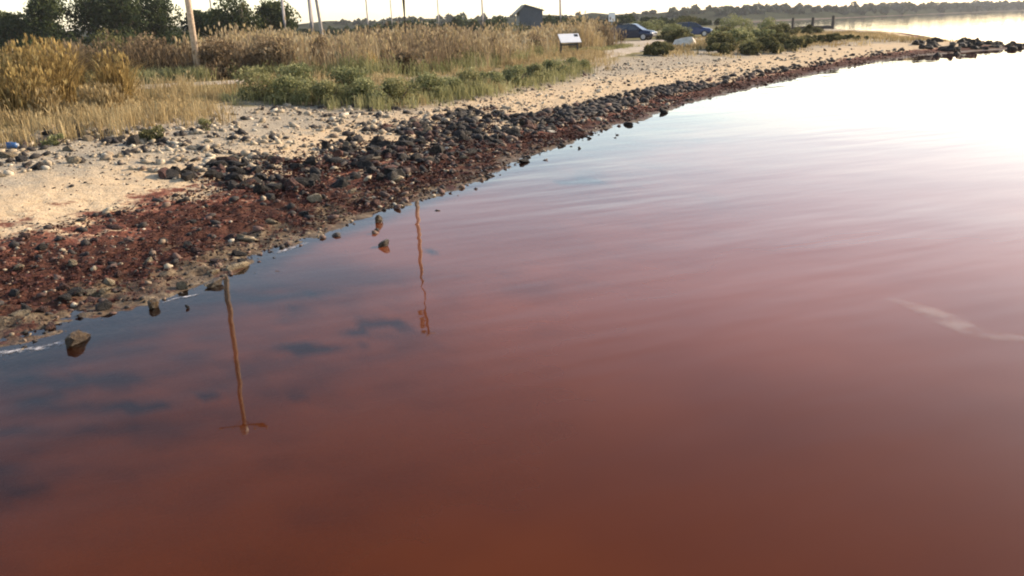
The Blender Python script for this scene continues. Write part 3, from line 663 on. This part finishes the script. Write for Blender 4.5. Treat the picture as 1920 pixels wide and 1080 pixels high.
# ------------------------------------------------------------------ shed
def shed(x, y, rz):
    o = empty('shed', (x, y, H(x, y)), rz); tag(o, 'dark grey sheet metal shed with a sloping roof above the reeds', 'shed')
    w2, d2, h0, h1 = 1.0, 1.1, 2.75, 3.2
    m = MB(); m.prism([(-w2, -.2), (w2, -.2), (w2, h0), (-.45, h1), (-w2, h1 - .35)], -d2, d2); wall = m.build('wall', M_shedwall, o)
    for k in range(9):
        xx = -w2 + .12 + k * .23; m = MB(); m.box((xx, -d2 - .012, 1.6), (.03, .02, 3.1)); m.build('rib', M_shedwall, wall)
    m = MB(); m.prism([(-.52, h1 + .02), (w2 + .15, h0 - .02), (w2 + .15, h0 + .05), (-.5, h1 + .1)], -d2 - .12, d2 + .12); m.build('roof', M_shedwall, o)
    m = MB(); m.prism([(-w2 - .35, h1 - .75), (-.53, h1 + .02), (-.5, h1 + .1), (-w2 - .4, h1 - .66)], -d2 - .12, d2 + .12); m.build('roof', M_shedroof, o)
    m = MB(); m.box((.35, -d2 - .03, 1.0), (.8, .04, 2.0), None, .008); dr = m.build('door', M_shedwall, o)
    m = MB(); m.box((.66, -d2 - .07, 1.0), (.04, .05, .14)); m.build('handle', M_steel, dr)
shed(2.23, 75.0, R(6))

# ------------------------------------------------------------------ white slanted board
def board(x, y, rz):
    o = empty('information_board', (x, y, H(x, y)), rz); tag(o, 'white slanted board on short dark posts beside the gravel track', 'sign')
    q = Matrix.Rotation(R(38), 3, 'X')
    m = MB(); m.box((0, 0, .92), (1.2, .74, .05), q, .012); p = m.build('panel', M_white, o)
    m = MB(); m.box(q @ Vector((.42, .2, .029)) + Vector((0, 0, .92)), (.22, .2, .006), q); m.build('print', M_trim, p)
    for s in (-1, 1):
        m = MB(); m.box((s * .48, .1, .45), (.09, .09, .94), None, .006); m.build('post', M_trim, o)
    m = MB(); m.box((0, .1, .58), (.9, .05, .08)); m.build('rail', M_trim, o)
board(3.64, 47.9, R(14))
def road_sign(x, y):
    o = empty('small_sign', (x, y, H(x, y)), R(5)); tag(o, 'small pale sign plate on a thin post left of the dark hatchback', 'sign')
    m = MB(); m.tube([(0, 0, -.2), (0, 0, 2.5)], .03, 8); m.build('post', M_steel, o)
    m = MB(); m.box((0, -.045, 2.1), (.62, .02, .8), None, .006); m.build('plate', M_white, o)
road_sign(10.16, 81.4)

# ------------------------------------------------------------------ cars
def car(x, y, rz, paint, label):
    o = empty('parked_car', (x, y, H(x, y) + .03), rz); tag(o, label, 'car')
    L, Wd = 4.1, 1.72
    bm = bmesh.new()
    # hull: cross sections along x; each is (x, half width, z bottom, z shoulder)
    secs = [(-2.05, .70, .42, .78), (-1.98, .80, .30, .88), (-1.5, .85, .24, .93), (-.6, .86, .22, .93), (.5, .86, .22, .92), (1.2, .85, .24, .88), (1.75, .80, .28, .80), (2.0, .70, .36, .68), (2.06, .6, .42, .6)]
    rings = []
    for sx, hw, zb, zs in secs:
        zm = (zb + zs) / 2
        rings.append([bm.verts.new(p) for p in [(sx, -hw * .86, zb), (sx, -hw, zb + .12), (sx, -hw, zm), (sx, -hw * .97, zs - .05), (sx, -hw * .86, zs), (sx, 0, zs + .035), (sx, hw * .86, zs), (sx, hw * .97, zs - .05), (sx, hw, zm), (sx, hw, zb + .12), (sx, hw * .86, zb)]])
    for A, B in zip(rings[:-1], rings[1:]):
        for k in range(11): bm.faces.new((A[k], A[(k + 1) % 11], B[(k + 1) % 11], B[k]))
    bm.faces.new(rings[0]); bm.faces.new(rings[-1][::-1])
    bmesh.ops.recalc_face_normals(bm, faces=bm.faces[:])
    me = bpy.data.meshes.new('body'); bm.to_mesh(me); bm.free(); me.polygons.foreach_set('use_smooth', np.ones(len(me.polygons), bool)); link('body', me, paint, o)
    # roof shell and pillars
    m = MB(); m.prism([(-1.5, 1.36), (-.9, 1.46), (.1, 1.45), (.4, 1.36), (.36, 1.33), (.08, 1.41), (-.9, 1.42), (-1.48, 1.32)], -.6, .6); m.build('roof', paint, o)
    for s in (-1, 1):
        for (x0, z0, x1, z1) in ((1.12, .9, .38, 1.36), (-.25, .92, -.28, 1.41), (-1.75, .92, -1.47, 1.35)):
            m = MB(); m.tube([(x0, s * .76, z0), (x1, s * .6, z1)], .035, 6); m.build('pillar', paint, o)
        gl = MB(); gl.bm.faces.new([gl.bm.verts.new(p) for p in [(1.0, s * .765, .92), (.36, s * .615, 1.34), (-.25, s * .615, 1.4), (-.22, s * .765, .92)]]); gl.build('side_window', M_glass, o)
        gl = MB(); gl.bm.faces.new([gl.bm.verts.new(p) for p in [(-.3, s * .765, .92), (-.31, s * .615, 1.4), (-1.44, s * .615, 1.33), (-1.7, s * .765, .93)]]); gl.build('side_window', M_glass, o)
        m = MB(); m.box((.86, s * .9, .98), (.12, .16, .11), None, .02); m.build('mirror', paint, o)
        d = MB(); d.box((.33, s * .862, .58), (1.1, .012, .6), None, .004); dr = d.build('door', paint, o)
        h = MB(); h.box((-.05, s * .878, .76), (.16, .02, .03)); h.build('handle', M_trim, dr)
        d = MB(); d.box((-.83, s * .862, .6), (1.0, .012, .56), None, .004); dr = d.build('door', paint, o)
        h = MB(); h.box((-1.15, s * .878, .78), (.16, .02, .03)); h.build('handle', M_trim, dr)
        m = MB(); m.box((1.93, s * .58, .64), (.2, .3, .13), Matrix.Rotation(s * -.35, 3, 'Z'), .03); m.build('headlight', M_lamp, o)
        m = MB(); m.box((-1.99, s * .64, .76), (.12, .22, .26), None, .03); m.build('tail_light', M_tail, o)
        for wx in (1.27, -1.27):
            we = MB(); Mx = Matrix.Translation((wx, s * .76, .31)) @ Matrix.Rotation(R(90), 4, 'X')
            we.lathe([(.2, -.1), (.29, -.1), (.315, -.06), (.315, .06), (.29, .1), (.2, .1)], 20, Mx); wo = we.build('wheel', M_tyre, o, True)
            ri = MB(); ri.lathe([(.05, -.108), (.2, -.106), (.21, 0), (.2, .106), (.05, .108)], 14, Mx); ri.build('rim', M_rim, wo)
    gl = MB(); gl.bm.faces.new([gl.bm.verts.new(p) for p in [(1.12, -.7, .91), (1.12, .7, .91), (.38, .57, 1.36), (.38, -.57, 1.36)]]); gl.build('windscreen', M_glass, o)
    gl = MB(); gl.bm.faces.new([gl.bm.verts.new(p) for p in [(-1.78, -.7, .93), (-1.78, .7, .93), (-1.49, .57, 1.34), (-1.49, -.57, 1.34)]]); gl.build('rear_window', M_glass, o)
    m = MB(); m.box((2.0, 0, .42), (.16, 1.2, .16), None, .03); m.build('bumper', M_trim, o)
    m = MB(); m.box((-2.03, 0, .45), (.1, 1.3, .18), None, .03); m.build('bumper', M_trim, o)
    return o
car(11.5, 77.1, R(-28), M_paintblue, 'dark blue hatchback parked at the end of the gravel track')
car(18.9, 87.0, R(-12), M_paintblue2, 'blue car half hidden behind bushes right of the dark hatchback')

# ------------------------------------------------------------------ timber platform on the back shore
def platform(x, y, rz):
    o = empty('timber_platform', (x, y, 0), rz); tag(o, 'dark timber platform with three posts by the back water', 'platform')
    zz = 1.15
    for k in range(14):
        m = MB(); m.box((-2.6 + k * .4, 0, zz), (.37, 1.6, .06)); m.build('plank', M_poledark, o)
    for px_, hh in ((-2.7, 1.25), (0., 1.2), (2.7, 1.35)):
        for yy in (-.85, .85):
            m = MB(); m.tube([(px_, yy, -1.0), (px_, yy, zz + hh)], .17, 8); m.build('post', M_poledark, o)
    for yy in (-.74, .74):
        m = MB(); m.box((0, yy, zz - .21), (5.6, .12, .34)); m.build('beam', M_poledark, o)
platform(44.0, 123.0, R(-18))

# ------------------------------------------------------------------ stones
def rock_mesh(name, seed, sub=2, flat=.7):
    r = np.random.default_rng(seed); bm = bmesh.new(); bmesh.ops.create_icosphere(bm, subdivisions=sub, radius=1)
    pl = [(Vector(r.normal(0, 1, 3)).normalized(), r.uniform(.35, .8)) for _ in range(11)]
    sx, sy, sz = r.uniform(.75, 1.25), r.uniform(.6, 1.), r.uniform(.5, .85) * flat / .7
    for v in bm.verts:
        for n, dd in pl:
            q = v.co.dot(n)
            if q > dd: v.co -= n * (q - dd) * .9
        v.co *= r.uniform(.86, 1.14)
        v.co *= 1 + .08 * math.sin(v.co.x * 5 + seed) * math.cos(v.co.y * 4.3 + seed * 2)
        v.co = Vector((v.co.x * sx, v.co.y * sy, v.co.z * sz))
    me = bpy.data.meshes.new(name); bm.to_mesh(me); bm.free(); return me
SHAPES = 9
_rm = {}
def rock_data(mat, k):
    key = (mat.name, k)
    if key not in _rm:
        me = rock_mesh('stone', 900 + k); me.materials.append(mat); _rm[key] = me
    return _rm[key]
def place_rock(name, x, y, s, mat, k, label, group=None, z=None, scale=None, rot=None, cat='rock'):
    o = bpy.data.objects.new(name, rock_data(mat, k)); sc.collection.objects.link(o)
    zz = (H(x, y) if z is None else z)
    o.location = (x, y, zz + s * .1); v_ = rng.uniform(.75, 1.35, 3); o.scale = scale or (s * v_[0], s * v_[1], s * v_[2])
    o.rotation_euler = rot or (rng.uniform(-.3, .3), rng.uniform(-.3, .3), rng.uniform(0, 6.28))
    tag(o, label, cat, group); return o
# singled-out stones
for (x, y, s, mt, k, lb, scl) in [
    (-1.65, 10.44, .13, M_rock_wet, 6, 'round brown stone standing alone in the water, the nearer of two', (.105, .12, .15)),
    (-1.93, 11.83, .11, M_rock_wet, 8, 'dark stone in the water just off the beach, the farther of two', (.09, .09, .15)),
    (-3.74, 8.16, .12, M_rock_wet, 7, 'brown stone in the water left of the upright stone', (.1, .1, .13)),
    (-3.68, 8.84, .12, M_rock_tan, 0, 'upright tan stone at the water edge', (.085, .08, .22)),
    (-3.36, 8.93, .13, M_rock_wet, 2, 'amber wet stone where the left pole reflection begins', (.14, .12, .1)),
    (-3.30, 9.6, .15, M_rock_tan, 5, 'pale flat stone at the water edge above the amber one', (.2, .13, .1)),
    (-3.37, 8.12, .04, M_rock_dark, 6, 'small black stone alone in the water near the upright stone', None),
    (-4.08, 7.2, .18, M_rock_wet, 8, 'large mossy flat stone half under water at the left', (.24, .17, .12)),
    (1.14, 21.2, .13, M_rock_white, 0, 'bright white stone among dark stones, the farthest white one', None),
    (-1.35, 18.45, .09, M_rock_white, 1, 'small white stone among the dark stones, the leftmost white one', None),
    (-.93, 17.2, .1, M_rock_tan, 2, 'pale stone just below the small white stone', None),
    (-1.92, 15.5, .12, M_rock_tan, 3, 'long pale slanting stone lying on the dark weed', (.07, .2, .07)),
    (.35, 16.9, .12, M_rock_dark, 4, 'black stone in the water off the middle of the beach', None),
    (3.32, 22.7, .17, M_rock_dark, 5, 'black stone at the water edge midway to the spit', None),
    (4.78, 25.5, .18, M_rock_dark, 6, 'black stone in the water, farthest of the lone ones', None),
    (-3.55, 10.9, .24, M_rock_tan, 7, 'broad pale slab lying on the maroon weed', (.3, .2, .09)),
    (-7.9, 17.6, .25, M_rock_dark, 8, 'large dark boulder among the upper stones by the dark shrublet', None),
    (-10.1, 16.2, .3, M_rock_dark, 2, 'flat dark slab at the left edge under the blue litter', (.45, .2, .1)),
    (-6.2, 19.5, .2, M_rock_dark, 3, 'dark stone beside the small bright green weed', None),
    (12.53, 60.0, .95, M_rock_white, 1, 'pale sandy boulder between the bushes below the cars', (1.25, .8, .95))]:
    place_rock('stone' if s < .5 else 'boulder', x, y, s, mt, k, lb, None, None if y > 12.5 and mt is not M_rock_dark or s > .19 else max(H(x, y), .015), scl)
# rocks at the tip of the spit
def SPL(t, dy):
    a = 'inner end' if t < .33 else 'middle' if t < .66 else 'outer end'; b = 'water side' if dy < .3 else 'back side'
    return f'dark rock on the {b} of the heap at the spit tip, {a}', f'spit tip rocks, {b}, {a}'
r = np.random.default_rng(5)
for k in range(130):
    t = r.uniform(0, 1); x = 29.5 + t * 13.5 + r.normal(0, .4); y = 57.6 + t * 8.5 + r.normal(0, 1.1) + (1 - t) * r.uniform(0, 4)
    place_rock('spit_rock', x, y, r.uniform(.2, .48) * (1.1 - .3 * t), M_rock_dark, int(r.integers(SHAPES)), *SPL(t, y - (57.6 + t * 8.5)), max(H(x, y), -.1) + .04)
for x, y, lb in ((27.2, 53.6, 'dark rock in the water before the spit, the left one of two'), (28.6, 53.9, 'dark rock in the water before the spit, the right one of two')):
    place_rock('spit_rock', x, y, .42, M_rock_dark, 3, lb, None, -.05)
# beach stones: draw candidates by zone
def cand(n, ny0, ny1, d0, d1, s0, s1, mats, seed, pw=1.6):
    r = np.random.default_rng(seed); out = []
    P = np.array(SHORE); yy = r.uniform(ny0, ny1, n); xs = np.interp(yy, P[4:20, 1], P[4:20, 0])
    xe = np.interp(yy + .6, P[4:20, 1], P[4:20, 0]) - np.interp(yy - .6, P[4:20, 1], P[4:20, 0]); ln = np.hypot(xe, 1.2)
    dd = r.uniform(d0, d1, n); x = xs - 1.2 / ln * dd; y = yy + xe / ln * dd
    s = s0 + (s1 - s0) * r.uniform(0, 1, n) ** pw; m = r.choice(len(mats), n, p=[q for _, q in mats])
    return [(x[i], y[i], s[i], mats[m[i]][0], seed) for i in range(n)]
D_, T_, R_ = 'd', 't', 'r'
C = []
C += cand(760, 7.0, 14.5, 6.8, 10.5, .05, .19, [(D_, .5), (T_, .5)], 1)          # stones under the grass, left
C += cand(360, 6.0, 13.5, .0, 3.6, .03, .12, [(R_, .45), (D_, .4), (T_, .15)], 2)  # in the weed, left
C += cand(60, 7.0, 14.0, 3.6, 7.0, .02, .07, [(D_, .4), (R_, .3), (T_, .3)], 3)   # sparse on the sand
C += cand(1500, 12.5, 23, 1.2, 5.0, .035, .24, [(D_, .72), (R_, .2), (T_, .08)], 4, 2.6) # dense dark stones
C += cand(420, 12.5, 20, -.1, 2.2, .025, .09, [(R_, .6), (D_, .3), (T_, .1)], 5)
C += cand(1200, 12.5, 24, 4.0, 9.2, .045, .14, [(T_, .72), (D_, .28)], 6)          # pale upper pebbles
C += cand(700, 22, 34, 1.3, 2.9, .07, .2, [(D_, .9), (R_, .1)], 7)               # dark line beyond
C += cand(220, 21, 30, .0, 1.6, .04, .13, [(D_, .6), (R_, .2), (T_, .2)], 8)
C += cand(500, 24, 40, 3.0, 9, .04, .13, [(T_, .75), (D_, .25)], 9)
C += cand(200, 34, 56, 1.4, 2.6, .07, .22, [(D_, .8), (R_, .2)], 10)
C += cand(220, 38, 56, 2.5, 7, .05, .16, [(T_, .75), (D_, .25)], 11)
C += cand(34, 8.0, 22, -.9, .05, .03, .09, [(D_, .6), (R_, .4)], 12)              # in the shallows
C = np.array(C, dtype=object); CX = C[:, 0].astype(float); CY = C[:, 1].astype(float); CS = C[:, 2].astype(float)
keep = vnoise(CX * .7, CY * .7, 88) + rng.uniform(-.35, .35, len(C)) > .33
C, CX, CY, CS = C[keep], CX[keep], CY[keep], CS[keep]
dist = np.hypot(CX, CY); az = np.arctan2(CX, CY); seen = (az > R(-35)) & (az < R(33))
order = np.argsort(-(CS / dist) * seen)
CZ = height(CX, CY)[0]
MATS = {'d': (M_rock_dark, 'dark stone'), 't': (M_rock_tan, 'pale tan stone'), 'r': (M_rock_red, 'red stained stone')}
ZN = {1: 'among the upper stones below the dry grass', 2: 'in the maroon weed near the left water edge', 3: 'on the open pale sand', 4: 'in the dense dark heap midway along the beach',
      5: 'in the wet weed at the middle water edge', 6: 'on the pale pebbly upper beach', 7: 'in the dark stone line farther along the beach', 8: 'at the water edge beyond the dark heap',
      9: 'on the upper beach farther along', 10: 'in the thin line towards the spit', 11: 'on the sand towards the spit', 12: 'lying in the shallows off the beach'}
_sp = np.array(SHORE[4:17])
def WH(x, y):
    d, ny = shore(np.array([x]), np.array([y])); d = float(d[0]); ny = float(ny[0])
    a = 'near end' if ny < 10.5 or 13 < ny < 16 else 'middle' if ny < 13 or ny < 19 else 'far end'
    return ('water side, ' if d < 2 else 'middle rows, ' if d < 3.4 else 'upper rows, ') + a
for i in order[:290]:
    mt, nm = MATS[C[i, 3]]; lb = nm + ' ' + ZN[C[i, 4]]
    if C[i, 4] in (4, 2): lb += f', {WH(CX[i], CY[i])}'
    place_rock('beach_stone', CX[i], CY[i], CS[i], mt, int(rng.integers(SHAPES)), lb, lb.replace('stone', 'stones', 1), CZ[i] if C[i, 4] != 12 else -.03)
# the rest: one pebble mass
def peb_mass(x, y, z, s, tint, seed):
    r = np.random.default_rng(seed); bm = bmesh.new(); bmesh.ops.create_icosphere(bm, subdivisions=1, radius=1); bm.verts.ensure_lookup_table()
    BV = np.array([v.co[:] for v in bm.verts]); BF = np.array([[v.index for v in f.verts] for f in bm.faces]); bm.free()
    n = len(x); V = BV[None] * r.uniform(.72, 1.15, (n, len(BV), 1)) * np.stack([r.uniform(.8, 1.3, n), r.uniform(.6, 1., n), r.uniform(.4, .75, n)], -1)[:, None]
    a = r.uniform(0, 6.28, n); ca, sa = np.cos(a)[:, None], np.sin(a)[:, None]
    Xr = V[..., 0] * ca - V[..., 1] * sa; Yr = V[..., 0] * sa + V[..., 1] * ca; tl = r.normal(0, .3, n)[:, None]
    V = np.stack([Xr, Yr, V[..., 2] + Xr * tl], -1) * s[:, None, None]
    V += np.stack([x, y, z + s * .2], -1)[:, None]
    return V.reshape(-1, 3), (BF[None] + (np.arange(n) * len(BV))[:, None, None]).reshape(-1, 3), np.repeat(tint, len(BV))
rest = order[290:]
TT = {'d': (.12, .1), 't': (.78, .14), 'r': (.41, .05)}
tint = np.array([np.clip(rng.normal(*TT[C[i, 3]]), 0, 1) for i in rest])
fx, fy, fs, ft = [], [], [], []
for (n, a0, a1, d0, d1, s0, s1, mu, sg, sd_) in [(2600, 6, 14, -.2, 4, .008, .035, .38, .2, 51), (2600, 13, 24, .2, 5.5, .012, .05, .3, .22, 52), (3600, 12, 26, 4, 10, .014, .05, .72, .22, 53),
                                                (900, 24, 40, .2, 3.4, .02, .06, .25, .2, 54), (1800, 24, 44, 3, 10, .02, .06, .7, .22, 55), (700, 7, 14, 3.6, 7.2, .006, .025, .6, .3, 56), (1500, 6, 14, 7, 11, .014, .05, .55, .3, 57)]:
    q = cand(n, a0, a1, d0, d1, s0, s1, [('t', 1.)], sd_, 2.2); rr = np.random.default_rng(sd_)
    fx += [c[0] for c in q]; fy += [c[1] for c in q]; fs += [c[2] for c in q]; ft += list(np.clip(rr.normal(mu, sg, n), 0, 1))
fx, fy, fs, ft = map(np.array, (fx, fy, fs, ft))
px_ = np.concatenate([CX[rest], fx]); py_ = np.concatenate([CY[rest], fy]); ps_ = np.concatenate([CS[rest], fs]); pt_ = np.concatenate([tint, ft])
V, T, A = peb_mass(px_, py_, height(px_, py_)[0], ps_, pt_, 3)
tag(link('pebbles', mesh_np('pebbles', V, T, {'tint': A}), M_pebble), 'small stones and pebbles strewn over the beach', 'pebbles', kind='stuff')
# seaweed wrack flakes
wx, wy, ws = [], [], []
for (n, a0, a1, d0, d1, s, sd_) in [(16000, 5.5, 13.5, .1, 3.6, .05, 61), (13000, 12.5, 21, .05, 3.2, .065, 62), (2500, 20, 34, .0, 1.6, .09, 63), (2200, 33, 57, .0, 2.0, .13, 64), (9000, 12.5, 23.5, 1.0, 4.8, .085, 65), (4200, 22, 34, 1.2, 3.0, .11, 66)]:
    q = cand(n, a0, a1, d0, d1, s * .6, s * 1.5, [('r', 1.)], sd_); wx += [c[0] for c in q]; wy += [c[1] for c in q]; ws += [c[2] for c in q]
wx, wy, ws = map(np.array, (wx, wy, ws)); k = fbm(wx * 1.1, wy * 1.1, 71) + rng.uniform(-.14, .14, len(wx)) > .43
wx, wy, ws = wx[k], wy[k], ws[k]; wz = height(wx, wy)[0] + rng.uniform(.0, .025, len(wx)) + np.where(ws > .07, rng.uniform(0, .09, len(wx)), 0) * np.clip(fbm(wx * 2.3, wy * 2.3, 73) * 2 - .6, 0, 1)
V, T, A = leaves(np.stack([wx, wy, wz], -1), ws, np.clip(rng.normal(.42, .22, len(wx)) - np.where(ws > .075, .18, 0), 0, 1), 0, .6)
V[:, 2] = np.repeat(wz, 4) + (V[:, 2] - np.repeat(wz, 4)) * .6
tag(link('seaweed_wrack', mesh_np('seaweed_wrack', V, T, {'tint': A}), M_wrack), 'maroon dried weed heaped along the waterline', 'seaweed', kind='stuff')

# ------------------------------------------------------------------ foam, painted cloud reflection and litter
def foam_patch(name, label, pts, wid, seed, op=.7):
    P = spline(np.array(pts, float), 16); t = np.gradient(P, axis=0); t /= np.linalg.norm(t, axis=1)[:, None]; nrm = np.stack([-t[:, 1], t[:, 0]], -1)
    m = len(P); u = np.linspace(-1, 1, 7); env = np.sin(np.linspace(.02, np.pi - .02, m)) ** .5
    wv = wid * env * (.55 + .9 * fbm(np.arange(m) * .35, np.zeros(m), seed))
    Q = P[:, None] + nrm[:, None] * (u[None, :, None] * wv[:, None, None] * .5)
    x, y = Q[..., 0].ravel(), Q[..., 1].ravel(); a = np.tile(1 - np.abs(u) ** 2, m) * np.repeat(env, 7)
    i = np.arange(m - 1)[:, None] * 7 + np.arange(6)[None]; Fq = np.stack([i, i + 1, i + 8, i + 7], -1).reshape(-1, 4)[:, ::-1]
    z = np.maximum(height(x, y)[0] + .004, .005) + .004 * a
    return tag(link(name, mesh_np(name, np.stack([x, y, z], -1), Fq, {'tint': a * op}, True), M_cloud_reflection if name == 'cloud_reflection_film' else M_foam), label, 'foam', kind='stuff')
foam_patch('foam', 'white foam at the water edge by the mossy stone', [(-5.0, 6.75), (-4.6, 7.0), (-4.3, 7.12), (-4.15, 7.32)], .16, 1)
foam_patch('foam', 'thin foam line along the water edge before the upright stone', [(-3.72, 8.3), (-3.62, 8.45), (-3.5, 8.52), (-3.4, 8.6)], .06, 2)
foam_patch('foam', 'white foam in the small bay beside the pale stones', [(-3.0, 10.2), (-2.87, 10.5), (-2.7, 10.75)], .14, 3)
foam_patch('cloud_reflection_film', 'pale streak painted as a cloud reflection on the open water at the right', [(3.7, 7.75), (3.88, 7.42), (3.98, 7.1), (4.04, 6.8), (4.25, 6.62), (4.6, 6.45)], .36, 4, .22)  # cloud reflection painted as a thin pale film on the water
def litter(x, y):
    o = empty('litter', (x, y, H(x, y) + .02), R(20)); tag(o, 'small crumpled blue plastic litter among the stones at the left edge', 'litter')
    m = MB(); m.tube([(-.1, 0, .07), (-.03, .01, .075), (.05, -.01, .07), (.08, 0, .07)], [.065, .07, .055, .06], 10); m.build('bottle', M_litter, o, True)
    m = MB(); m.tube([(.08, 0, .07), (.115, 0, .07)], [.03, .03], 8); m.build('cap', M_white, o)
litter(-9.85, 16.6)
# ------------------------------------------------------------------ the air over the lake
m = MB(); m.box((0, 0, 11.5), (9300, 9300, 39)); hz_ = m.build('haze', None)
tag(hz_, 'thin pale haze greying the far shore', 'haze', kind='stuff')
hm = bpy.data.materials.new('haze_air'); hm.use_nodes = True; ht = hm.node_tree; ht.nodes.remove(ht.nodes['Principled BSDF'])
pv = ht.nodes.new('ShaderNodeVolumePrincipled'); pv.inputs['Color'].default_value = (.93, .96, 1, 1); pv.inputs['Density'].default_value = .00016; pv.inputs['Anisotropy'].default_value = .1
ht.links.new(pv.outputs[0], ht.nodes['Material Output'].inputs['Volume']); hz_.data.materials.append(hm)
print('done')
